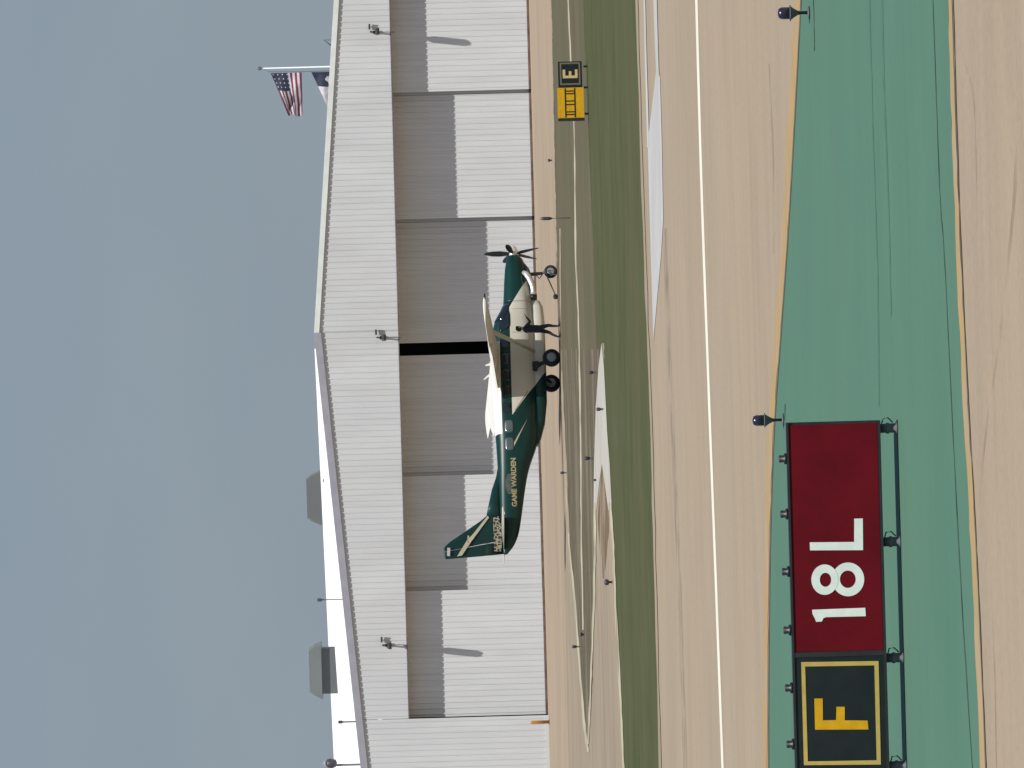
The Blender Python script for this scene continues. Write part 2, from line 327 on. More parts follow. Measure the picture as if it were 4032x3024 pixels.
# bleached wedge on the near side of the grass
gpoly('painted_wedge', [(2552, 560), (2563, 470), (2586, 270), (2600, 300), (2608, 560), (2613, 860), (2605, 1000), (2574, 1345), (2564, 1000), (2560, 860)], M['pale_blue'], .008)
strip('painted_line', [(2538, -60), (2544, 200), (2552, 480), (2554, 580)], 8, M['pale_blue'], .012)
strip('painted_line', [(2580, -60), (2586, 140), (2592, 300)], (15, 10), M['pale_blue'], .012)
strip('grass_edge', [(2508, -60), (2537, 900), (2563, 1600), (2580, 2200), (2603, 3080)], 9, M['taxi'], .012, 2)
strip('runway_edge_line', [(2741, -60), (2762, 700), (2790, 1500), (2820, 2300), (2848, 3080)], (9.5, 9), M['white_paint'], .003)
# green painted island
FE = [(3158, -60), (3131, 450), (3105, 900), (3073, 1350), (3049, 1700), (3035, 2100), (3029, 2500), (3027, 2800), (3027, 3080)]
NEA = [(3733, -60), (3746, 400), (3763, 900), (3790, 1500), (3818, 2000), (3842, 2500), (3866, 3080)]
gpoly('green_island', smoothline(FE) + list(reversed(smoothline(NEA))), M['green'], .002)
strip('island_edge_line', [(a - 13, b) for a, b in FE], (27, 14), M['orange'], .004, 2)
strip('island_edge_shade', [(a + 1, b) for a, b in FE], 4.5, M['edge'], .006)  # curb shadow drawn as a thin dark strip, likewise on the near side
strip('island_near_line', [(a + 9, b) for a, b in NEA], (15, 22), M['orange'], .004, 1.8)
strip('island_near_shade', [(a + 21, b) for a, b in NEA], 3.5, M['edge'], .0055, .9)
strip('island_joint', [(3674, -60), (3690, 400), (3705, 800), (3720, 1000), (3752, 1650), (3780, 2200), (3810, 2700), (3835, 3080)], (3, 3), M['crack'], .004, .8)
strip('island_joint', [(3203, -60), (3207, 100), (3209, 200)], 3, M['crack'], .004, .8)
strip('island_joint', [(3093, 1590), (3091, 1655)], 3, M['crack'], .004)
strip('island_worn_line', [(3424, -60), (3436, 400), (3448, 800), (3458, 1100), (3462, 1600)], 5, M['greenline'], .004, 1)
strip('island_worn_line', [(3474, -60), (3484, 400), (3500, 800), (3510, 1250)], 7, M['greenline'], .004, 1.5)
def smear(name, px, w):
    m = bpy.data.materials.get('tyre rubber smear')
    if not m:
        m = mat('tyre rubber smear', (.15, .115, .085), .9); t = m.node_tree; p = t.nodes['Principled BSDF']
        tc = t.nodes.new('ShaderNodeTexCoord'); n = t.nodes.new('ShaderNodeTexNoise'); n.inputs['Scale'].default_value = 1.3; n.inputs['Detail'].default_value = 7
        r = t.nodes.new('ShaderNodeMapRange'); r.inputs[1].default_value = .4; r.inputs[2].default_value = .75; r.inputs[4].default_value = .35
        t.links.new(tc.outputs['Object'], n.inputs['Vector']); t.links.new(n.outputs[0], r.inputs[0]); t.links.new(r.outputs[0], p.inputs['Alpha'])
    strip(name, px, w, m, .0015, 1)
rm = M['rust']; t_ = rm.node_tree; tc_ = t_.nodes.new('ShaderNodeTexCoord'); n_ = t_.nodes.new('ShaderNodeTexNoise'); n_.inputs['Scale'].default_value = .35; n_.inputs['Detail'].default_value = 8
r_ = t_.nodes.new('ShaderNodeMapRange'); r_.inputs[1].default_value = .40; r_.inputs[2].default_value = .62; r_.inputs[4].default_value = .8; t_.links.new(tc_.outputs['Object'], n_.inputs['Vector']); t_.links.new(n_.outputs[0], r_.inputs[0]); t_.links.new(r_.outputs[0], t_.nodes['Principled BSDF'].inputs['Alpha'])
smear('tyre_mark', [(4012, 500), (3985, 900), (3935, 1350), (3890, 1650), (3858, 1950)], (14, 6))
smear('tyre_mark', [(3030, 250), (3045, 600), (3048, 1000)], 6)
smear('tyre_mark', [(3905, 2300), (3920, 2700), (3925, 3080)], 5)
smear('tyre_mark', [(3800, 250), (3838, 420), (3850, 900)], 4)
smear('tyre_mark', [(2620, 900), (2640, 1500), (2680, 2400), (2700, 3080)], 16)

# ------------------------------------------------------------------ hangar
YH = 371.0; AX, AZT, SL = 2.95, 11.56, .080
XL, XR = -23.0, 29.0
def rake(x): return AZT - (SL if x < AX else .0866) * abs(x - AX)
def ribbed(mb, x0, x1, z0, top, Y, th=.12, per=.305, d=.032, mi=0):
    n = max(1, round((x1 - x0) / per)); p = (x1 - x0) / n; xs = [(x0, 0)]
    for i in range(n):
        b = x0 + i * p
        xs += [(b + p * .36, 0), (b + p * .45, d), (b + p * .62, d), (b + p * .71, 0)]
    xs.append((x1, 0))
    if callable(top) and x0 < AX < x1: xs = sorted(xs + [(AX, 0)])
    tf = top if callable(top) else (lambda x: top)
    A = [Vector((x, Y - q, z0)) for x, q in xs]; B = [Vector((x, Y - q, tf(x))) for x, q in xs]
    C = [Vector((x, Y + th, tf(x))) for x, q in xs]; D = [Vector((x, Y + th, z0)) for x, q in xs]
    rows = [A, B, C, D, A]
    mb.grid(rows[:4], mi); mb.grid([D, A], mi)
    for e in (0, -1): mb.poly([A[e], B[e], C[e], D[e]], mi)
hg = empty('hangar', (AX, YH, 0), 0, 'white metal hangar with six big sliding door leaves behind the green airplane', 'hangar')
def H_(mb, name, m, **k):
    o = mb.build(name, m, **k); o.parent = hg; o.location = (-AX, -YH, 0); return o
DX = [22.0, 15.4, 8.78, 2.29, 1.63, -4.70, -10.7, -17.3]; HD = 7.30
mb = MB(); ribbed(mb, DX[-1], DX[0], HD, rake, YH); ribbed(mb, XL, DX[-1] - .02, .18, rake, YH); ribbed(mb, DX[0] + .02, XR, .18, rake, YH)
H_(mb, 'front_wall', M['wall'])
mb = MB()
mb.box(XL, XL + .2, YH + .13, YH + 60, 0, rake(XL)); mb.box(XR - .2, XR, YH + .13, YH + 60, 0, rake(XR)); mb.box(XL + .2, XR - .2, YH + 59.8, YH + 60, 0, rake(XL))
H_(mb, 'side_wall', M['dark'])
for a, b in ((XL - .5, AX), (AX, XR + .5)):
    mb = MB(); mb.slab([(a, YH - .05, rake(a) + .01), (b, YH - .05, rake(b) + .01), (b, YH - .05, rake(b) + .12), (a, YH - .05, rake(a) + .12)], (0, 60.5, 0)); H_(mb, 'roof', M['roof'])
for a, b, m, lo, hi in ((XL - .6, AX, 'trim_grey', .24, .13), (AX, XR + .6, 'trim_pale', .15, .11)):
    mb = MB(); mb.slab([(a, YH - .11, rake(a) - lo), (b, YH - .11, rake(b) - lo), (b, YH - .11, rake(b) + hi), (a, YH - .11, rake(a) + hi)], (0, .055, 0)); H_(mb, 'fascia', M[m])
mb = MB(); mb.box(DX[-1], DX[0], YH - .06, YH + .14, HD - .05, HD - .002); H_(mb, 'door_header', M['trim_dark'])
for a, b in ((XL, DX[-1] - .02), (DX[0] + .02, XR)):
    mb = MB(); mb.box(a, b, YH - .03, YH + .12, 0, .18); H_(mb, 'wall_base', M['wall'])
DEP = {0: .90, 1: 1.60, 2: 2.38}
leafs = [(DX[1], DX[0], 0), (DX[2], DX[1], 1), (DX[3], DX[2], 2), (DX[5], DX[4], 2), (DX[6], DX[5], 1), (DX[7], DX[6], 0)]
for a, b, k in leafs:
    Y = YH + DEP[k]; ex = .25 if k else 0
    if b <= DX[4]: b0, a0 = b, a - ex
    else: b0, a0 = b + ex, a
    mb = MB(); ribbed(mb, a0, b0, .13, HD + .5, Y, th=.4)
    o = H_(mb, 'door_leaf', M['door'])
    q = MB(); q.box(a0, b0, Y - .05, Y + .40, .02, .125); w = q.build('door_sill', M['base']); w.parent = o
# lamps on the gable
def wall_lamp(px, py, label):
    p = at(px, py, YH); r = empty('wall_lamp', (p.x, YH - .045, p.z), 0, label, 'wall lamp', 'floodlights along the hangar gable')
    mb = MB(); mb.box(-.09, .09, -.05, -.001, -.16, .16); mb.build('wall_plate', M['black'], r)
    mb = MB(); mb.tube([(0, -.05, .08), (.02, -.3, .30), (.02, -.55, .30), (0, -.8, .12)], .045, 8); mb.build('arm', M['black'], r)
    mb = MB(); mb.loft([[Vector((x * w, y, z * h + zc)) for x, z in ((-1, -1), (1, -1), (1, .4), (.6, 1), (-.6, 1), (-1, .4))] for y, w, h, zc in ((-.40, .08, .05, .02), (-.62, .17, .085, .0), (-1.35, .17, .085, -.09), (-1.5, .10, .05, -.11))], smooth=False)
    mb.build('lamp_head', M['black'], r)
    mb = MB(); mb.box(.16, .44, -.18, -.05, .30, .40); mb.build('photocell_box', M['darkmetal'], r)
    mb = MB(); mb.tube([(0, -.03, -.16), (.01, -.025, -.6), (-.02, -.02, -.95)], .014, 6); mb.build('conduit', M['steel'], r)
wall_lamp(1482, 128, 'dark floodlight on hangar gable at the right, above the flagpole side doors')
wall_lamp(1508, 1330, 'dark floodlight under the hangar peak, above the dark gap between doors')
wall_lamp(1530, 2540, 'dark floodlight on hangar gable at the left, above the leftmost door leaf')

# buildings and things behind
def slope_building(name, y0, v0, y1, v1, Yr, label, cat, run=26, drop=5.2):
    def P(y, v, Y): u = (1512 - y); return Vector((u * Y / F, Y, H - (v - HZ) * Y / F))
    a, b = P(y0, v0, Yr), P(y1, v1, Yr)
    r = empty(name, ((a.x + b.x) / 2, Yr, 0), 0, label, cat); off = Vector((-(a.x + b.x) / 2, -Yr, 0))
    def q(p, dy, dz): return Vector((p.x, p.y + dy, p.z + dz)) + off
    def g(p, dy): return Vector((p.x, p.y + dy, 0)) + off
    mb = MB(); mb.poly([g(a, -run), q(a, -run, -drop), q(b, -run, -drop), g(b, -run)]); mb.poly([g(a, 20), q(a, 20, -3.99), q(b, 20, -3.99), g(b, 20)])
    for p in (a, b): mb.poly([g(p, -run), q(p, -run, -drop), q(p, 0, -.12), q(p, 20, -3.99), g(p, 20)])
    mb.build('wall', M['wall'], r)
    mb = MB()
    for d1, z1, d2, z2 in ((-run - .4, -drop, 0, 0), (0, 0, 20.4, -4)):
        A = [q(a, d1, z1), q(a, d2, z2), q(b, d2, z2), q(b, d1, z1)]; mb.slab(A, (0, 0, .12))
    mb.build('roof', M['roof'], r)
    return r
slope_building('storage_building', 1352, 1250, 3300, 1330, 445, 'low white roofed building behind the left half of the hangar', 'building', run=13, drop=3.6)
slope_building('terminal_building', 1352, 1249, 3400, 1290, 520, 'long white roofed building farthest behind, showing along the left skyline', 'building', run=30, drop=6)
def tower(name, Y, px, label):
    r = None
    pts = [[at(x, y, Y) for x, y in ring] for ring in px]
    c = at(px[0][0][0], (px[0][0][1] + px[0][1][1]) / 2, Y); r = empty(name, (c.x, Y, 0), 0, label, 'building'); off = Vector((c.x, Y, 0))
    return r, off
def trapbox(mb, x0, x1a, x1b, z0, z1, d, ch=.15):      # tapered block, chamfered plan
    def ring(a, b, z, k): return [Vector(p) for p in ((a + k, -d, z), (b - k, -d, z), (b, -d + k, z), (b, d, z), (a, d, z), (a, -d + k, z))]
    mb.loft([ring(x0[0], x0[1], z0, ch), ring(x1a, x1b, z1 - .35, ch), ring(x1a + .25, x1b - .25, z1, ch)], smooth=False)
Y = 620.0; s = F / Y
c = at(1230, 1955, Y); r = empty('parking_tower', (c.x, Y, 0), 0, 'hazy grey tower block behind the white roof, under the small lamp pole', 'building')
mb = MB(); trapbox(mb, (-2.7, 2.5), -2.1, 1.9, c.z - 1.2, c.z + .45, 2); mb.build('upper_storey', M['navygrey'], r)
mb = MB(); mb.box(-2.2, 2.2, -1.8, 1.8, 0, c.z - 1.2); mb.build('tower_shaft', M['navydark'], r)
Y = 500.0
c = at(1245, 2637, Y); r = empty('control_block', (c.x, Y, 0), 0, 'grey flat topped block with dark lower storey in the notch of the white roof', 'building')
mb = MB(); trapbox(mb, (-2.05, 1.95), -1.75, 1.75, c.z - .42, c.z + .45, 1.6); mb.build('upper_storey', M['navygrey'], r)
mb = MB(); mb.box(-1.65, 1.55, -1.3, 1.3, 0, c.z - .425)
mb.build('lower_storey', M['navydark'], r)
def pole_thing(name, x0, x1, y, Y, rad, label, cat, head=None, group=None, m='steel'):
    a, b = at(x0, y, Y), at(x1, y, Y); zr = min(b.z, a.z)
    r = empty(name, (a.x, Y, 0), 0, label, cat, group)
    mb = MB(); mb.tube([(0, 0, 0), (0, 0, a.z)], rad, 8); mb.build('pole', M[m], r)
    if head:
        mb = MB(); w, h = head; mb.loft([[Vector((x * q, y_ * q, z + a.z)) for x, y_ in ((-w, -.12), (w, -.12), (w, .12), (-w, .12))] for z, q in ((-h, .5), (-h * .6, 1), (h * .3, 1), (h * .5, .5))], smooth=False)
        mb.build('lamp_head', M['darkmetal'], r)
    return r
gp = 'lamp poles behind the hangar roofline'
pole_thing('lamp_pole', 1256, 1300, 2362, 438, .03, 'thin lamp pole rising over the white roof between the two grey blocks', 'lamp pole', (.1, .22), gp, 'darkmetal')
pole_thing('lamp_pole', 1338, 1395, 2843, 436, .045, 'short dark pole against the white roof left of the grey flat topped block', 'lamp pole', (.09, .2), gp, 'darkmetal')
pole_thing('lamp_pole', 1282, 1300, 1892, 445, .045, 'small lamp pole in front of the hazy grey tower block', 'lamp pole', (.12, .35), gp, 'darkmetal')
p = at(1318, 3003, 436); r = empty('roof_camera_mast', (p.x - .15, 436, 0), 0, 'dark round camera housing on a mast at the left end of skyline', 'camera mast')
mb = MB(); mb.tube([(0, 0, 0), (0, 0, p.z + .1)], .06, 8); mb.build('mast', M['darkmetal'], r)
mb = MB(); mb.lathe([(.05, -.36), (.22, -.3), (.30, 0), (.26, .22), (.08, .34)], (.12, -.05, p.z + .22), n=14); hsg = mb.build('housing', M['darkmetal'], r)
mb = MB(); mb.box(.02, .24, -.22, -.05, p.z + .56, p.z + .70); mb.build('highlight_block', M['flagwhite'], r)  # white block standing in for the bright highlight on the housing
p = at(1275, 158, 440); r = empty('roof_antenna', (p.x, 440, 0), 0, 'small grey lattice antenna just above the right roof edge', 'antenna')
mb = MB(); mb.tube([(0, 0, 0), (0, 0, p.z)], .03, 6); mb.build('mast', M['steel'], r)
mb = MB(); mb.tube([(0, 0, p.z), (-.35, 0, p.z - .45)], .035, 6); mb.tube([(-.35, 0, p.z - .46), (0, 0, p.z - .5)], .03, 6); mb.build('brace', M['steel'], r)

# flagpole and flags
YF = 425.0; top = at(1022, 270, YF); pf = empty('flagpole', (top.x, YF, 0), 0, 'thin white flagpole behind the right side of the hangar roof', 'flagpole')
mb = MB(); mb.tube([(0, 0, 0), (0, 0, top.z - .15)], [.06, .04], 10); mb.build('pole', M['trim_pale'], pf)
mb = MB(); mb.lathe([(.02, -.15), (.10, -.08), (.12, 0), (.09, .09), (.01, .13)], (0, 0, top.z), n=12); mb.build('finial', M['steel'], pf)
mb = MB(); mb.tube([(-.02, -.02, top.z - .25), (-.22, -.03, top.z - .6), (-.26, -.03, top.z - 2.5), (-.24, -.03, top.z - 6)], .018, 6); mb.build('halyard', M['steel'], pf)
def flag(name, ztop, Hh, L, droop, fn, mats, label):
    r = MB(); rows = []; NS, NT = 40, 26
    for i in range(NS + 1):
        s = i / NS; row = []
        for j in range(NT + 1):
            t = j / NT
            x = -.30 - s * L + .06 * math.sin(t * 9 + s * 5) * s - .12 * s * t
            yv = (.26 * math.sin(s * 9 + t * 2.5) + .15 * math.sin(t * 11 + s * 6)) * (.25 + s) + .15 * s
            z = -t * Hh - droop * s * (1 - t) ** 1.2 - .05 * s * math.sin(t * 16)
            row.append(Vector((x, yv, z)))
        rows.append(row)
    r.grid(rows, fn=fn, smooth=True)
    o = r.build(name, mats); o.location = (top.x, YF, ztop); 
    md = o.modifiers.new('cloth_thickness', 'SOLIDIFY'); md.thickness = .012
    return tag(o, label, 'flag')
def usa(i, j):
    s, t = (i + .5) / 40, (j + .5) / 26; st = int(t * 13)
    if s < .42 and st < 7: return 2 if not (i % 4 == 1 and j % 4 == 1) else 1
    return 0 if st % 2 == 0 else 1
zt = at(1066, 290, YF).z
flag('striped_flag', zt, 1.85, 2.5, .98, usa, [M['flagred'], M['flagwhite'], M['flagnavy']], 'red and white striped flag with navy canton flying at the top of flagpole')
def tex(i, j):
    s, t = (i + .5) / 40, (j + .5) / 26
    if s < .36:
        return 1 if (abs(s - .18) / .10 + abs(t - .5) / .13) < 1 else 2
    return 1 if t < .5 else 0
zt = at(1226, 292, YF).z
flag('navy_and_white_flag', zt, 1.85, 2.5, 1.1, tex, [M['flagred'], M['flagwhite'], M['flagnavy']], 'lower navy and white flag, half hidden by the hangar roof')

# bollard at the hangar wall
p = gnd(2163, 2836); r = empty('bollard', (p.x, YH - 6, 0), 0, 'orange yellow bollard standing before the left hangar wall', 'bollard')
mb = MB(); mb.lathe([(.085, 0), (.085, .88), (.075, .96), (.04, 1.0)], n=16); mb.build('post', M['bollard'], r)
mb = MB(); mb.lathe([(.16, 0), (.16, .03)], n=16); mb.build('base_plate', M['base'], r)

# ------------------------------------------------------------------ airfield signs
YS = 61.5; k = F / YS
def Sz(v): return H - (v - HZ) / k
XA, XM, XB = -.399, -2.405, -3.45; ZT, ZB = Sz(3092), Sz(3459)
rs = empty('runway_sign', ((XA + XB) / 2, YS, 0), 0, 'red and black runway sign reading 18L and F on short legs', 'sign')
SO = (-(XA + XB) / 2, -YS, 0)
def S_(mb, name, m, **kw):
    o = mb.build(name, m, rs, **kw); o.location = SO; return o
mb = MB()
mb.box(XB, XA, YS - .02, YS + .20, ZB, ZT); S_(mb, 'cabinet', M['black'], bevel=.006)
fw = .022
mb = MB(); mb.box(XM + .02, XA - fw, YS - .030, YS - .021, ZB + .024, ZT - .016); rp = S_(mb, 'red_panel', M['red'])
mb = MB(); mb.box(XB + fw, XM - .03, YS - .030, YS - .021, ZB + .02, ZT - .02); bp = S_(mb, 'black_panel', M['signblack'])
mb = MB(); mb.box(XM - .026, XM + .016, YS - .036, YS - .021, ZB + .004, ZT - .004); S_(mb, 'divider', M['black'])
for a, b, c_, d_ in ((XB, XA, ZT - .014, ZT + .004), (XB, XA, ZB - .004, ZB + .020)):
    mb = MB(); mb.box(a, b, YS - .040, YS - .0205, c_, d_); S_(mb, 'rim', M['black'])
def sp(x, y): u, v = uv(x, y); return Vector((u / k, YS - .034, Sz(v)))
def glyph(mb, outl, d=.004, y=None):
    o = [sp(*p) for p in outl]
    if y: o = [Vector((p.x, y, p.z)) for p in o]
    mb.slab(o, (0, d, 0))
def c3(x, y): return (2900 + x / 1.954, 1600 + y / 1.954)
def c4(x, y): return (2900 + x / 1.954, 2224 + y / 1.954)
mb = MB(); glyph(mb, [c3(*q) for q in ((563, 1046), (905, 1043), (905, 864), (971, 862), (973, 1106), (565, 1108))]); o = S_(mb, 'letter_l', M['signwhite'])
def ring(mb, co, ro, ci, ri, y, n=40):
    f = lambda c_, r_, i: sp(*c3(c_[0] + r_[0] * math.cos(2 * math.pi * i / n), c_[1] + r_[1] * math.sin(2 * math.pi * i / n)))
    def fl(p, yy): return Vector((p.x, yy, p.z))
    A = [fl(f(co, ro, i), y) for i in range(n + 1)]; B = [fl(f(ci, ri, i), y) for i in range(n + 1)]
    mb.grid([[fl(p, y + .004) for p in A], A, B, [fl(p, y + .004) for p in B]])
mb = MB(); ring(mb, (858, 1331), (124, 130), (856, 1330), (61, 67), YS - .034); ring(mb, (678, 1333), (103, 117), (684, 1334), (44, 54), YS - .0355); S_(mb, 'digit_eight', M['signwhite'])
mb = MB(); glyph(mb, [c4(*q) for q in ((581, 345), (990, 330), (994, 395), (690, 402), (668, 410), (656, 436), (612, 438), (600, 408), (584, 378))]); S_(mb, 'digit_one', M['signwhite'])
mb = MB(); glyph(mb, [c4(*q) for q in ((598, 1028), (662, 1028), (664, 1196), (766, 1194), (768, 1092), (832, 1092), (832, 1196), (1008, 1198), (1014, 1266), (604, 1268))]); S_(mb, 'letter_f', M['signyellow'])
OB = [c4(*q) for q in ((497, 748), (1092, 740), (1110, 1536), (518, 1541))]; IB = [c4(*q) for q in ((527, 782), (1060, 773), (1078, 1503), (548, 1512))]
mb = MB(); O_ = [sp(*p) for p in OB]; I_ = [sp(*p) for p in IB]; bk = lambda L: [p + Vector((0, .004, 0)) for p in L]
cl = lambda L: L + [L[0]]
mb.grid([cl(bk(O_)), cl(O_), cl(I_), cl(bk(I_))]); S_(mb, 'border', M['signborder'])
for yy in (1807, 2025, 2252, 2483, 2711, 2933):
    c = sp(3092, yy)
    mb = MB(); mb.lathe([(.048, ZT + .004), (.048, ZT + .022), (.030, ZT + .030), (.034, ZT + .062), (.026, ZT + .070)], (c.x, YS + .07, 0), n=16); S_(mb, 'knob', M['black'])
for yy in (1686, 2134, 2592, 3018):
    c = sp(3500, yy); mb = MB()
    mb.lathe([(.052, .003), (.052, .018), (.042, .022), (.040, .075), (.048, .082), (.048, .10), (.040, .108), (.040, ZB - .004)], (c.x, YS + .06, 0), n=16); lg = S_(mb, 'leg', M['steel'])
    mb = MB(); mb.tube([(c.x + .045, YS + .02, ZB - .02), (c.x + .085, YS - .02, ZB - .03), (c.x + .09, YS - .02, .09), (c.x + .05, YS, .05)], .006, 6); cb = mb.build('cable', M['black']); cb.parent = lg
mb = MB(); mb.box(XB - .1, XA - .0, YS + .04, YS + .075, .004, .012); S_(mb, 'base_shadow_strip', M['black'])  # black strip standing in for the sign's shadow line on the ground

YE = 206.0; ke = F / YE
def ep(x, y): return at(x, y, YE)
A = ep(2245, 242); B = ep(2250, 345); C = ep(2250, 476); zt, zb = ep(2198, 300).z, ep(2292, 300).z
es = empty('taxiway_sign', ((A.x + C.x) / 2, YE, 0), 0, 'small black and yellow taxiway sign reading E in the grass', 'sign'); eo = (-(A.x + C.x) / 2, -YE, 0)
def E_(mb, name, m):
    o = mb.build(name, m, es); o.location = eo; return o
mb = MB(); mb.box(B.x + .006, A.x, YE - .02, YE + .2, zb, zt); E_(mb, 'black_cabinet', M['signblack'])
mb = MB(); mb.box(C.x + .085, B.x, YE - .03, YE + .2, zb - .03, zt + .035); E_(mb, 'yellow_cabinet', M['signyellow'])
mb = MB(); mb.box(C.x, C.x + .08, YE - .04, YE + .21, zb - .04, zt + .03); E_(mb, 'end_frame', M['black'])
mb = MB(); x0, x1, a0, a1 = B.x + .08, A.x - .03, zb + .05, zt - .05; q = .045
for bx in ((x0, x1, a1 - q, a1), (x0, x1, a0, a0 + q), (x0, x0 + q, a0 + q, a1 - q), (x1 - q, x1, a0 + q, a1 - q)): mb.box(bx[0], bx[1], YE - .024, YE - .0205, bx[2], bx[3])
E_(mb, 'border', mat('dull border', (.16, .14, .08), .7, c2=(.12, .11, .07), scale=8))
mb = MB(); m0, m1 = (a0 + a1) / 2 - .215, (a0 + a1) / 2 + .215; xe = (x0 + x1) / 2 - .13; st = .075; w = .25
mb.slab([(xe, YE - .025, m0), (xe + w, YE - .025, m0), (xe + w, YE - .025, m0 + st), (xe + st, YE - .025, m0 + st), (xe + st, YE - .025, -st / 2 + (m0 + m1) / 2), (xe + w * .8, YE - .025, -st / 2 + (m0 + m1) / 2),
         (xe + w * .8, YE - .025, st / 2 + (m0 + m1) / 2), (xe + st, YE - .025, st / 2 + (m0 + m1) / 2), (xe + st, YE - .025, m1 - st), (xe + w, YE - .025, m1 - st), (xe + w, YE - .025, m1), (xe, YE - .025, m1)], (0, .004, 0)); E_(mb, 'letter_e', M['legend'])
mb = MB(); yx0, yx1 = C.x + .10, B.x - .015; zc = (zb + zt) / 2 + .02; hh = .155; t = .035
for z in (zc - hh, zc + hh - t): mb.box(yx0, yx1, YE - .036, YE - .0305, z, z + t)
wd = (yx1 - yx0)
for fx in (.10, .19, .44, .56, .81, .90): mb.box(yx0 + wd * fx - .018, yx0 + wd * fx + .018, YE - .036, YE - .0305, zc - hh + t, zc + hh - t)
E_(mb, 'ladder_symbol', M['signblack'])
for x in (A.x - .15, B.x, C.x + .2):
    mb = MB(); mb.tube([(x, YE + .09, 0), (x, YE + .09, zb - .045)], .03, 8); E_(mb, 'leg', M['steel'])

# ------------------------------------------------------------------ edge lights and small markers
def edge_light(px, py, topx, label, lens='bluelens'):
    g = gnd(px, py); hgt = (px - topx) / (F / g.y)
    r = empty('edge_light', (g.x, g.y, .008), 0, label, 'edge light', 'blue edge lights beside the green pavement')
    s = hgt
    mb = MB(); mb.lathe([(.075 * s / .36, 0), (.075 * s / .36, .012), (.03, .02)], n=16); mb.build('base_plate', M['steel'], r)
    mb = MB(); mb.lathe([(.018, .015), (.016, s * .30), (.022, s * .31), (.022, s * .35)], n=12); mb.build('stem', M['darkmetal'], r)
    mb = MB(); mb.lathe([(.02, s * .35), (.05, s * .50), (.072, s * .585), (.086, s * .60), (.086, s * .625), (.066, s * .63)], n=20); mb.build('fitting', M['steel'], r)
    mb = MB(); mb.lathe([(.064, s * .63), (.064, s * .88), (.050, s * .97), (.02, s)], n=20); mb.build('lens', M[lens], r)
edge_light(3088, 1653, 2966, 'blue edge light just past the right end of the red runway sign')
edge_light(3190, 49, 3066, 'blue edge light on the green pavement edge at the far right')
def marker(px, py, topx, label, w=.12):
    g = gnd(px, py); s = (px - topx) / (F / g.y)
    r = empty('marker_light', (g.x, g.y, 0), 0, label, 'marker light', 'small dark taxiway lights in the grass')
    mb = MB(); mb.lathe([(.05, 0), (.028, .03), (.028, s * .5)], n=10); mb.build('stem', M['darkmetal'], r)
    mb = MB(); mb.lathe([(.03, s * .42), (w * .62, s * .55), (w * .62, s * .88), (w * .4, s)], n=12); mb.build('lens', M['darkmetal'], r)
marker(2349, 1466, 2317, 'dark taxiway light beside the tip of the pale wedge', .08)
marker(2378, 1611, 2348, 'dark taxiway light standing on the pale wedge', .08)
marker(2337, 1804, 2300, 'dark taxiway light in dry grass left of the pale wedge', .09)
marker(2233, 1861, 2206, 'dark taxiway light by the pale kerb below the airplane tail', .08)
marker(2412, 2292, 2380, 'dark taxiway light on brown pavement near the green grass', .13)
marker(2283, 2546, 2252, 'dark taxiway light where the two pale kerbs close up', .09)
marker(2302, 2498, 2283, 'low dark taxiway light at the end of the narrow service path', .11)
marker(2350, 1890, 2338, 'tiny dark taxiway light on the left pale line by the rust stain', .06)
marker(2174, 631, 2157, 'small dark lamp on the beige apron edge right of the airplane', .10)
g = gnd(2247, 858); r = empty('marker_post', (g.x, g.y, 0), 0, 'thin upright post with dark head standing on the dry grass before the doors', 'post')
mb = MB(); mb.tube([(0, 0, 0), (0, 0, .66)], .013, 8); mb.build('post', M['darkmetal'], r)
mb = MB(); mb.lathe([(.02, .64), (.055, .72), (.06, .95), (.03, 1.05)], n=12); mb.build('head', M['darkmetal'], r)

# ------------------------------------------------------------------ airplane  (local: x nose, y left, z up)
YP = 285.6; PSI = R(17)
pl = empty('utility_airplane', (.49, YP, .004), PSI, 'dark green and cream high wing propeller airplane parked in front of hangar', 'airplane')
ST = [  # station, bottom, top, half width, exponent
    (4.85, 1.50, 1.97, .24, 2.1), (4.72, 1.38, 2.04, .33, 2.2), (4.3, 1.26, 2.11, .44, 2.3), (3.7, 1.16, 2.16, .54, 2.4), (3.2, 1.08, 2.19, .62, 2.5), (2.75, 1.02, 2.22, .68, 2.6),
    (2.45, .98, 2.36, .72, 2.7), (2.1, .96, 2.56, .76, 2.8), (1.85, .95, 2.64, .78, 2.9), (1.0, .92, 2.72, .80, 3.0), (0, .92, 2.76, .81, 3.0), (-1.2, .92, 2.76, .81, 3.0), (-2.2, .93, 2.72, .78, 2.9), (-3.0, 1.0, 2.66, .68, 2.8),
    (-4.1, 1.37, 2.62, .50, 2.5), (-4.9, 1.54, 2.60, .38, 2.4), (-6.1, 1.73, 2.57, .25, 2.2), (-6.8, 1.87, 2.54, .17, 2.1), (-7.25, 2.06, 2.52, .11, 2), (-7.6, 2.33, 2.47, .04, 2)]
def sec(x):
    for a, b in zip(ST, ST[1:]):
        if b[0] <= x <= a[0]:
            i = ST.index(a); t = (a[0] - x) / (a[0] - b[0]); p0 = ST[max(i - 1, 0)]; p3 = ST[min(i + 2, len(ST) - 1)]
            out = []
            for q in range(1, 5):
                m1 = (b[q] - p0[q]) / (p0[0] - b[0] or 1) * (a[0] - b[0]); m2 = (p3[q] - a[q]) / (a[0] - p3[0] or 1) * (a[0] - b[0])
                if q == 2: m1 = m2 = b[q] - a[q]
                t2, t3 = t * t, t * t * t
                out.append((2 * t3 - 3 * t2 + 1) * a[q] + (t3 - 2 * t2 + t) * m1 + (-2 * t3 + 3 * t2) * b[q] + (t3 - t2) * m2)
            return out
    return list((ST[0] if x > ST[0][0] else ST[-1])[1:])
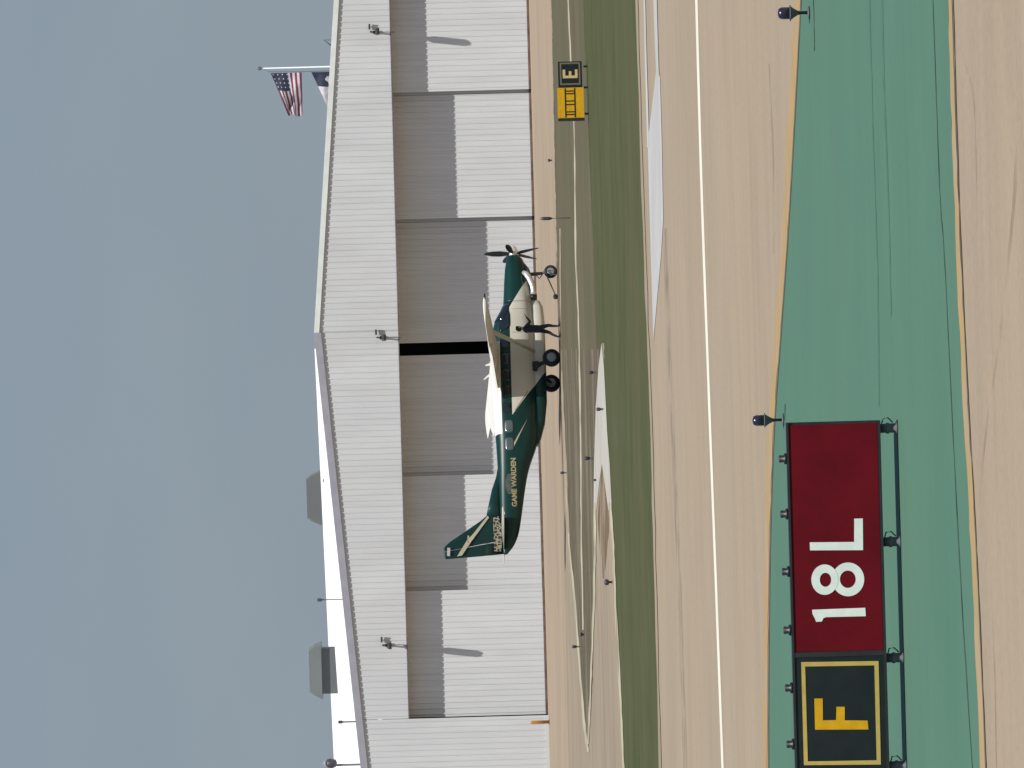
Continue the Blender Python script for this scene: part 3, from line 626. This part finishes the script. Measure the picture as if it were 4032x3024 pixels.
def spt(x, t, off=0):
    zb, zt, hw, n = sec(x); c, s = math.cos(t), math.sin(t)
    return Vector((x, math.copysign(abs(c) ** (2 / n), c) * (hw + off), (zb + zt) / 2 + math.copysign(abs(s) ** (2 / n), s) * ((zt - zb) / 2 + off)))
def hull(x, z, side, off=0):      # point on the skin at height z
    zb, zt, hw, n = sec(x); t = min(1, abs((z - (zb + zt) / 2) / ((zt - zb) / 2)))
    return Vector((x, side * (hw * max(0, 1 - t ** n) ** (1 / n) + off), z))
def body(a, b, name, m, N=40, n=48):
    mb = MB(); mb.loft([[spt(a + (b - a) * i / N, 2 * math.pi * j / n) for j in range(n)] for i in range(N + 1)]); return mb.build(name, m, pl)
cow = body(4.85, 2.78, 'cowling', M['paint']); fus = body(2.77, -7.6, 'fuselage', M['paint'], 120)
# cargo pod
mb = MB(); rings = []
for x, zb, hw in ((2.95, .86, .18), (2.85, .72, .40), (2.6, .62, .52), (2.0, .57, .58), (0, .56, .60), (-1.3, .57, .60), (-2.2, .68, .54), (-2.8, .84, .40), (-3.1, .96, .2)):
    zt = 1.12 if x > -2.5 else 1.2
    rings.append([Vector((x, hw * math.copysign(abs(math.cos(t)) ** .55, math.cos(t)), (zb + zt) / 2 + (zt - zb) / 2 * math.copysign(abs(math.sin(t)) ** .55, math.sin(t)))) for t in [2 * math.pi * j / 32 for j in range(32)]])
mb.loft(rings); mb.build('cargo_pod', M['paint'], pl)
# wings
def foil(c, th, n=14):
    up = []
    for i in range(n + 1):
        x = .5 * (1 - math.cos(math.pi * i / n)); y = 5 * th * (.2969 * math.sqrt(x) - .126 * x - .3516 * x * x + .2843 * x ** 3 - .1036 * x ** 4)
        up.append((x * c, y * c))
    return [(x, y * 1.15) for x, y in up] + [(x, -y * .75) for x, y in reversed(up[1:-1])]
def wing(side):
    mb = MB(); rings = []
    for lat, le, ch, th in ((.3, 1.12, 2.0, .165), (.85, 1.12, 2.0, .165), (3.9, .96, 1.68, .15), (7.5, .78, 1.30, .13), (7.82, .72, 1.18, .12), (7.96, .60, .92, .08)):
        rings.append([Vector((le - x, side * lat, 2.56 + .052 * lat + y)) for x, y in foil(ch, th)])
    mb.loft(rings); w = mb.build('wing', M['wingpaint'], pl)
    mb = MB(); rings = []
    for t in (0, 1):
        a = Vector((.62, side * .74, 1.02)); b = Vector((.42, side * 4.05, 2.66)); p = a.lerp(b, t)
        rings.append([p + Vector((.095 * math.cos(q), 0, .04 * math.sin(q))) for q in [2 * math.pi * i / 14 for i in range(14)]])
    mb.loft(rings); mb.build('wing_strut', M['cream'], pl)
    for lat in (1.9, 3.4, 5.2):
        mb = MB(); mb.tube([(-.5 + .02 * lat, side * lat, 2.50 + .05 * lat), (-.85 + .04 * lat, side * lat, 2.45 + .05 * lat), (-1.02 + .045 * lat, side * lat, 2.50 + .05 * lat)], [.03, .05, .015], 8)
        q = mb.build('flap_fairing', M['wingpaint']); q.parent = w
    mb = MB(); rings = []
    for lat in (.84, 3.0, 5.5):
        te = -.84 + .062 * lat; z = 2.56 + .052 * lat; y = side * lat
        rings.append([Vector((te + .22, y, z + .05)), Vector((te - .12, y, z + .035)), Vector((te - .55, y, z - .12)), Vector((te - .12, y, z - .03)), Vector((te + .22, y, z - .045))])
    mb.loft(rings, smooth=False); q = mb.build('flap', M['wingpaint']); q.parent = w
    mb = MB(); mb.lathe([(.01, .0), (.035, .05), (.03, .2), (.01, .24)], (.55, side * 7.98, 2.56 + .052 * 7.95), axis='x', n=10); q = mb.build('navigation_light', M['glass']); q.parent = w
for s in (-1, 1): wing(s)
# tail
def tailfoil(rows, name, m, axis):
    mb = MB(); rings = []
    for d, le, te, th in rows:
        ring = []
        for x, y in foil(le - te, th):
            ring.append(Vector((le - x, y, d)) if axis == 'z' else Vector((le - x, d, 2.46 + y)))
        rings.append(ring)
    mb.loft(rings); return mb.build(name, m, pl)
FIN = [(2.50, -5.55, -7.02, .10), (2.95, -5.82, -7.10, .095), (3.12, -5.98, -7.13, .09), (3.35, -6.18, -7.16, .09), (4.0, -6.62, -7.28, .09), (4.6, -7.02, -7.38, .09), (4.80, -7.20, -7.42, .08), (4.86, -7.30, -7.42, .05)]
fin = tailfoil(FIN, 'fin', M['greenpaint'], 'z')
mb = MB(); rings = []
for x, z, w in ((-3.9, 2.60, .02), (-4.4, 2.70, .035), (-4.9, 2.88, .05), (-5.5, 3.02, .055), (-6.05, 3.14, .06)):
    rings.append([Vector((x, w, 2.45)), Vector((x, w * .9, z - .05)), Vector((x, 0, z)), Vector((x, -w * .9, z - .05)), Vector((x, -w, 2.45))])
mb.loft(rings); mb.build('dorsal_fin', M['greenpaint'], pl)
tailfoil([(2.35, -7.04, -7.58, .12), (3.4, -7.19, -7.66, .10), (4.6, -7.40, -7.73, .09), (4.78, -7.44, -7.74, .07), (4.84, -7.46, -7.70, .05)], 'rudder', M['greenpaint'], 'z')
for s in (-1, 1):
    tailfoil([(s * .05, -6.12, -7.42, .11), (s * 2.9, -6.42, -7.30, .10), (s * 3.1, -6.50, -7.28, .07), (s * 3.16, -6.62, -7.2, .05)], 'stabilizer', M['cream'], 'y')
# windows and windshield
def patch(name, x0, x1, z0, z1, side, m, off=.006, nx=8, nz=6, slope=0):
    mb = MB(); rows = []
    for i in range(nx + 1):
        u = i / nx; row = []
        for j in range(nz + 1):
            w = j / nz; r = .16   # rounded corners
            cu, cw = abs(2 * u - 1), abs(2 * w - 1)
            sh = (1 - .12 * cw ** 4); sw = (1 - .12 * cu ** 4)
            row.append(hull((x0 + x1) / 2 + (x1 - x0) * (u - .5) * sh + slope * (w - .5), (z0 + z1) / 2 + (z1 - z0) * (w - .5) * sw, side, off))
        rows.append(row)
    mb.grid(rows, smooth=True); o = mb.build(name, m, pl); md = o.modifiers.new('depth', 'SOLIDIFY'); md.thickness = .008; md.offset = 1; return o
for s in (-1, 1):
    for i, c in enumerate((.98, .3, -.38, -1.06, -1.74)): patch('cabin_window', c + .23, c - .23, 2.03, 2.36, s, M['glass'])
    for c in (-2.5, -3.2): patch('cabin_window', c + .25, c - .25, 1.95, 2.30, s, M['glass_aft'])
    patch('cockpit_window', 2.28, 1.52, 1.96, 2.42, s, M['glass'], slope=-.18)
    for x in (1.42, 2.42):
        mb = MB(); pts = [hull(x, z, s, .003) for z in (1.1, 1.3, 1.5, 1.7, 1.9)]; mb.tube(pts, .008, 5); mb.build('door_seam', M['trim_dark'], pl)
    mb = MB(); mb.tube([hull(-1.05 - .8 * i / 6, 1.32 + .55 * i / 6, s, .002) for i in range(7)], .009, 5); mb.build('door_seam', M['trim_dark'], pl)
for a, b in ((R(22), R(86)), (R(94), R(158))):
    mb = MB(); mb.grid([[spt(2.68 - .70 * i / 8, a + (b - a) * j / 8, .008) for j in range(9)] for i in range(9)], smooth=True)
    o = mb.build('windshield', M['glass'], pl); md = o.modifiers.new('depth', 'SOLIDIFY'); md.thickness = .01; md.offset = 1
# paint marks on the sides
def mark(name, pts, m, off=.006):        # pts: (x,z) strip, both sides
    for s in (-1, 1):
        mb = MB(); rows = [[hull(x, z, s, off) for x, z in r] for r in pts]; mb.grid(rows); o = mb.build(name, m, pl)
        md = o.modifiers.new('depth', 'SOLIDIFY'); md.thickness = .004; md.offset = 1
L = 10
mark('pinstripe', [[(-2.2 - 1.2 * i / L, 1.37 + .62 * i / L) for i in range(L + 1)], [(-2.2 - 1.2 * i / L, 1.37 + .10 * i / L + .62 * i / L) for i in range(L + 1)]], M['palegold'])
mark('emblem', [[(-4.4 - .80 * i / L, 2.09 - .03 * math.sin(i)) for i in range(L + 1)], [(-4.4 - .80 * i / L, 2.24 + .10 * math.sin(math.pi * i / L)) for i in range(L + 1)]], mat('grey green emblem', (.085, .10, .085), .4, c2=(.05, .06, .055), scale=6))
def text_mesh(txt, size):
    cu = bpy.data.curves.new('lettering', 'FONT'); cu.body = txt; cu.size = size; cu.extrude = .002; cu.offset = .012; cu.space_character = 1.02
    ob = bpy.data.objects.new('lettering', cu); COL.objects.link(ob); dg = bpy.context.evaluated_depsgraph_get(); dg.update()
    me = bpy.data.meshes.new_from_object(ob.evaluated_get(dg)); bpy.data.objects.remove(ob); bpy.data.curves.remove(cu); return me
for s in (-1, 1):
    me = text_mesh('GAME WARDEN', .30); w = max(v.co.x for v in me.vertices); hh = max(v.co.y for v in me.vertices)
    for v in me.vertices:
        fx = v.co.x / w; x = (-5.72 + 1.95 * fx) if s < 0 else (-3.77 - 1.95 * fx)
        v.co = hull(x, 1.90 + .20 * v.co.y / hh - .0 * fx, s, .006 + (v.co.z + .002))
    me.materials.append(M['gold']); o = bpy.data.objects.new('lettering', me); COL.objects.link(o); o.parent = pl
def finmark(name, pts, m):
    for s in (-1, 1):
        mb = MB()
        ys = .078 * s
        mb.slab([(x, ys, z) for x, z in pts], (0, .004 * s, 0)); mb.build(name, m, pl)
finmark('tail_stripe', [(-6.08, 3.02), (-6.0, 3.08), (-6.75, 3.68), (-7.0, 3.93), (-7.66, 4.34), (-7.62, 4.14), (-7.05, 3.75)], M['palegold'])
finmark('tail_dash', [(-6.80, 3.90), (-6.82, 3.83), (-7.12, 3.86), (-7.08, 3.91)], M['palegold'])
finmark('tail_light_panel', [(-7.28, 4.72), (-7.30, 4.60), (-7.64, 4.62), (-7.62, 4.74)], M['flagwhite'])
finmark('tail_pattern', [(-6.02, 2.62), (-6.10, 2.86), (-7.50, 2.86), (-7.50, 2.56), (-6.6, 2.54)], M['lattice'])
mark('tail_dash', [[(-5.75 - .25 * i / 6, 2.44 - .06 * i / 6) for i in range(7)], [(-5.75 - .25 * i / 6, 2.50 - .02 * i / 6) for i in range(7)]], M['palegold'])
# propeller
pr = MB(); pr.lathe([(.20, 4.86), (.19, 4.98), (.15, 5.14), (.08, 5.28), (.015, 5.34)], (0, 0, 1.73), axis='x', n=20)
spn = pr.build('spinner', M['chrome'], pl)
for i in range(5):
    a = R(90 + 72 * i + 3); d = Vector((0, math.cos(a), math.sin(a))); tng = Vector((0, -math.sin(a), math.cos(a)))
    mb = MB(); rings = []
    for r, c, tw in ((.15, .05, 72), (.28, .08, 66), (.55, .115, 54), (.85, .11, 46), (1.05, .085, 40), (1.16, .05, 36), (1.19, .02, 34)):
        ax = (tng * math.cos(R(tw)) + Vector((1, 0, 0)) * math.sin(R(tw))); nn = ax.cross(d)
        rings.append([Vector((4.98, 0, 1.73)) + d * r + ax * c * math.cos(q) + nn * (.014 + .012 * (r < .3)) * math.sin(q) for q in [2 * math.pi * k_ / 12 for k_ in range(12)]])
    mb.loft(rings); mb.build('propeller_blade', M['black'], pl)
# engine details
for s in (-1,):
    mb = MB(); mb.tube([(4.02, s * .50, 1.36), (3.92, s * .60, 1.26), (3.72, s * .64, 1.14), (3.45, s * .63, 1.02), (3.22, s * .60, .98), (3.05, s * .58, 1.0)], [.09, .11, .115, .115, .115, .12], 14); mb.build('exhaust_pipe', M['chrome'], pl)
    mb = MB(); mb.lathe([(.125, 0), (.115, .10), (.09, .12)], (2.90, s * .58, .99), axis='x', n=14); mb.build('exhaust_outlet', M['black'], pl)
mb = MB(); mb.loft([[Vector((x, w * math.cos(t), z + h * math.sin(t))) for t in [2 * math.pi * j / 16 for j in range(16)]] for x, w, z, h in ((4.62, .12, 1.40, .05), (4.3, .26, 1.24, .12), (3.8, .36, 1.12, .16), (3.2, .42, 1.02, .18), (2.8, .30, 1.0, .15))]); mb.build('lower_cowl', M['navydark'], pl)
# landing gear
def wheel(x, y, r, w, tilt=0):
    e = empty('wheel', (x, y, r - .005)); e.parent = pl
    mb = MB(); mb.lathe([(r * .55, -w * .5), (r * .82, -w * .52), (r * .96, -w * .36), (r, -w * .12), (r, w * .12), (r * .96, w * .36), (r * .82, w * .52), (r * .55, w * .5)], axis='y', n=28); mb.build('tyre', M['rubber'], e)
    mb = MB(); mb.lathe([(r * .10, -w * .56), (r * .2, -w * .55), (r * .30, -w * .50), (r * .47, -w * .54), (r * .53, -w * .50), (r * .53, w * .50), (r * .47, w * .54), (r * .3, w * .5), (r * .1, w * .56)], axis='y', n=20); mb.build('rim', M['rim'], e)
wheel(0, -1.74, .36, .26); wheel(0, 1.74, .36, .26); wheel(4.18, 0, .27, .19)
for s in (-1, 1):
    mb = MB(); mb.tube([(.02, s * .62, .98), (.02, s * 1.0, .72), (.0, s * 1.4, .45), (0, s * 1.62, .36)], [.10, .08, .065, .05], 10); mb.build('gear_leg', M['greenpaint'], pl)
    mb = MB(); mb.loft([[Vector((.02 + x * q, s * y, z + c_ * q)) for x, c_ in ((-.20, -.05), (.20, -.05), (.16, .12), (-.16, .12))] for y, z, q in ((.60, 1.0, 1.1), (.84, .96, .8), (.95, .86, .4))]); mb.build('gear_fairing', M['black'], pl)
mb = MB(); mb.tube([(4.05, 0, 1.3), (4.1, 0, .95), (4.12, 0, .62)], [.09, .075, .06], 12); mb.tube([(4.12, 0, .63), (4.15, .0, .56)], .045, 8); ng = mb.build('nose_gear_strut', M['steel'], pl)
for s in (-1, 1):
    mb = MB(); mb.tube([(4.14, s * .02, .60), (4.16, s * .125, .54), (4.18, s * .125, .27)], .022, 8); q = mb.build('fork', M['steel']); q.parent = ng
mb = MB(); mb.tube([(4.05, 0, .85), (3.9, 0, .72), (4.08, 0, .60)], .022, 6); q = mb.build('torque_link', M['darkmetal']); q.parent = ng
# antennas
for x, y, h_, sw in ((.35, .0, .34, .02), (.02, .0, .42, .28)):
    mb = MB(); mb.slab([(x + .10, y - .012, 2.66), (x - .06, y - .012, 2.66), (x - .06 - sw, y - .012, 2.66 + h_), (x - .01 - sw, y - .012, 2.66 + h_)], (0, .024, 0)); mb.build('antenna', M['wingpaint'], pl)
# tow bar leaning at the nose wheel
def plw(x, y, z): return pl.matrix_basis @ Vector((x, y, z))
r = empty('tow_bar', plw(4.0, -.16, 0), PSI, 'grey tow bar reaching from the nose wheel to the ground', 'tow bar')
mb = MB(); mb.tube([(.12, -.05, .50), (-.45, -.12, .28), (-.98, -.2, .09)], .026, 8); mb.build('bar', M['steel'], r)
mb = MB(); mb.lathe([(.03, -.05), (.10, -.045), (.10, .045), (.03, .05)], (-1.0, -.2, .10), axis='y', n=16); mb.build('wheel', M['rubber'], r)
mb = MB(); mb.tube([(-.06, -.15, .30), (-.10, -.35, .02)], .012, 6); mb.build('kickstand', M['steel'], r)

# ------------------------------------------------------------------ person
g = gnd(2210, 1293); g.z = .006
J = {}; V = []; E = []; RD = []
def jt(n, p, r, par=None):
    J[n] = len(V); V.append(Vector(p)); RD.append(r if hasattr(r, '__len__') else (r, r))
    if par: E.append((J[par], J[n]))
# faces +x; near side is -y
jt('pel', (0, 0, .95), (.165, .145)); jt('wai', (.02, 0, 1.10), (.165, .145), 'pel'); jt('che', (.03, 0, 1.28), (.185, .16), 'wai'); jt('upc', (.02, 0, 1.41), (.14, .115), 'che')
jt('nek', (.03, 0, 1.50), .058, 'upc'); jt('jaw', (.06, 0, 1.575), (.07, .075), 'nek'); jt('hed', (.045, 0, 1.66), (.092, .085), 'jaw'); jt('crn', (.035, 0, 1.735), (.06, .06), 'hed')
for s, nm in ((-1, 'r'), (1, 'l')):
    fx = (.13, .06) if s < 0 else (-.26, -.30)
    jt('hip' + nm, (0, s * .095, .88), (.11, .10), 'pel'); 
    kx = .10 if s < 0 else -.10; ax = .05 if s < 0 else -.32
    jt('kne' + nm, (kx, s * .10, .49), (.07, .068), 'hip' + nm); jt('clf' + nm, ((kx + ax) / 2 - .01, s * .10, .33), (.056, .055), 'kne' + nm); jt('ank' + nm, (ax, s * .105, .095 if s < 0 else .12), .04, 'clf' + nm)
    jt('hel' + nm, (ax + .05, s * .11, .05), (.04, .045), 'ank' + nm); jt('toe' + nm, (ax + .22, s * .12, .035 if s < 0 else .032), (.03, .042), 'hel' + nm)
    jt('sho' + nm, (.02, s * .19, 1.40), (.065, .065), 'upc')
    if s < 0:
        jt('elb' + nm, (.20, s * .25, 1.20), .052, 'sho' + nm); jt('wri' + nm, (.41, s * .2, 1.33), .034, 'elb' + nm); hb = Vector((.49, s * .19, 1.38)); hd = Vector((.85, 0, .5)).normalized(); pn = Vector((0, 1, 0))
    else:
        jt('elb' + nm, (.17, s * .24, 1.20), .045, 'sho' + nm); jt('wri' + nm, (.36, s * .20, 1.25), .03, 'elb' + nm); hb = Vector((.45, s * .19, 1.27)); hd = Vector((1, 0, .12)).normalized(); pn = Vector((0, 1, 0))
    jt('pal' + nm, hb, (.030, .022), 'wri' + nm)
    for i in range(4):
        o = pn * (-.027 + .018 * i); ln = (.065, .078, .074, .058)[i]
        jt('f%d%s' % (i, nm), hb + hd * .045 + o, .0085, 'pal' + nm); jt('g%d%s' % (i, nm), hb + hd * (.045 + ln * .5) + o * 1.15 + Vector((.006, 0, -.004)), .008, 'f%d%s' % (i, nm)); jt('h%d%s' % (i, nm), hb + hd * (.045 + ln * .92) + o * 1.2 + Vector((.016, 0, -.012)), .007, 'g%d%s' % (i, nm))
    jt('t0' + nm, hb - hd * .005 + pn * (-.036), .010, 'pal' + nm); jt('t1' + nm, hb + hd * .035 + pn * (-.062), .008, 't0' + nm)
me = bpy.data.meshes.new('body'); me.from_pydata([tuple(v) for v in V], E, []); me.update()
ob = bpy.data.objects.new('body', me); COL.objects.link(ob)
md = ob.modifiers.new('skin', 'SKIN'); sv = me.skin_vertices[0].data
for i, r_ in enumerate(RD): sv[i].radius = r_; sv[i].use_root = (i == 0)
sb = ob.modifiers.new('sub', 'SUBSURF'); sb.levels = 2; sb.render_levels = 2
dg = bpy.context.evaluated_depsgraph_get(); dg.update(); bm_ = bpy.data.meshes.new_from_object(ob.evaluated_get(dg)); bpy.data.objects.remove(ob)
for m in ('cloth_navy', 'skin', 'rubber'): bm_.materials.append(M[m])
for f in bm_.polygons:
    c = f.center; f.use_smooth = True
    hand = (c - (V[J['palr']])).length < .17 and c.x > V[J['wrir']].x + .03 or (c.x > V[J['wril']].x + .03 and c.y > 0 and 1.1 < c.z < 1.4)
    f.material_index = 1 if (c.z > 1.50 and abs(c.y) < .12 and c.x < .2) or hand else 2 if c.z < .10 else 0
pe = empty('person', g, R(28), 'person in dark navy clothes standing beside the airplane door, facing the nose', 'person')
bo = bpy.data.objects.new('body', bm_); COL.objects.link(bo); bo.parent = pe
mb = MB(); rings = []
for z, rx, ry, ox in ((1.56, .05, .075, -.045), (1.61, .085, .092, -.03), (1.67, .105, .100, -.012), (1.72, .108, .098, .005), (1.76, .092, .084, .015), (1.785, .05, .05, .02)):
    rings.append([Vector((.04 + ox + rx * math.cos(t), ry * math.sin(t), z)) for t in [2 * math.pi * i / 18 for i in range(18)]])
mb.loft(rings); mb.build('hair', M['hair'], pe)
mb = MB()
mb.lathe([(.008, .0), (.016, .02), (.006, .04)], (.135, 0, 1.615), axis='x', n=8); mb.build('nose', M['skin'], pe)
for s in (-1, 1):
    mb = MB(); mb.lathe([(.012, -.004), (.012, .006)], (.128, s * .034, 1.655), axis='x', n=8); mb.build('eye', M['hair'], pe)
    mb = MB(); mb.lathe([(.03, -.012), (.034, 0), (.02, .012)], (.045, s * .098, 1.64), axis='y', n=10); mb.build('ear', M['skin'], pe)
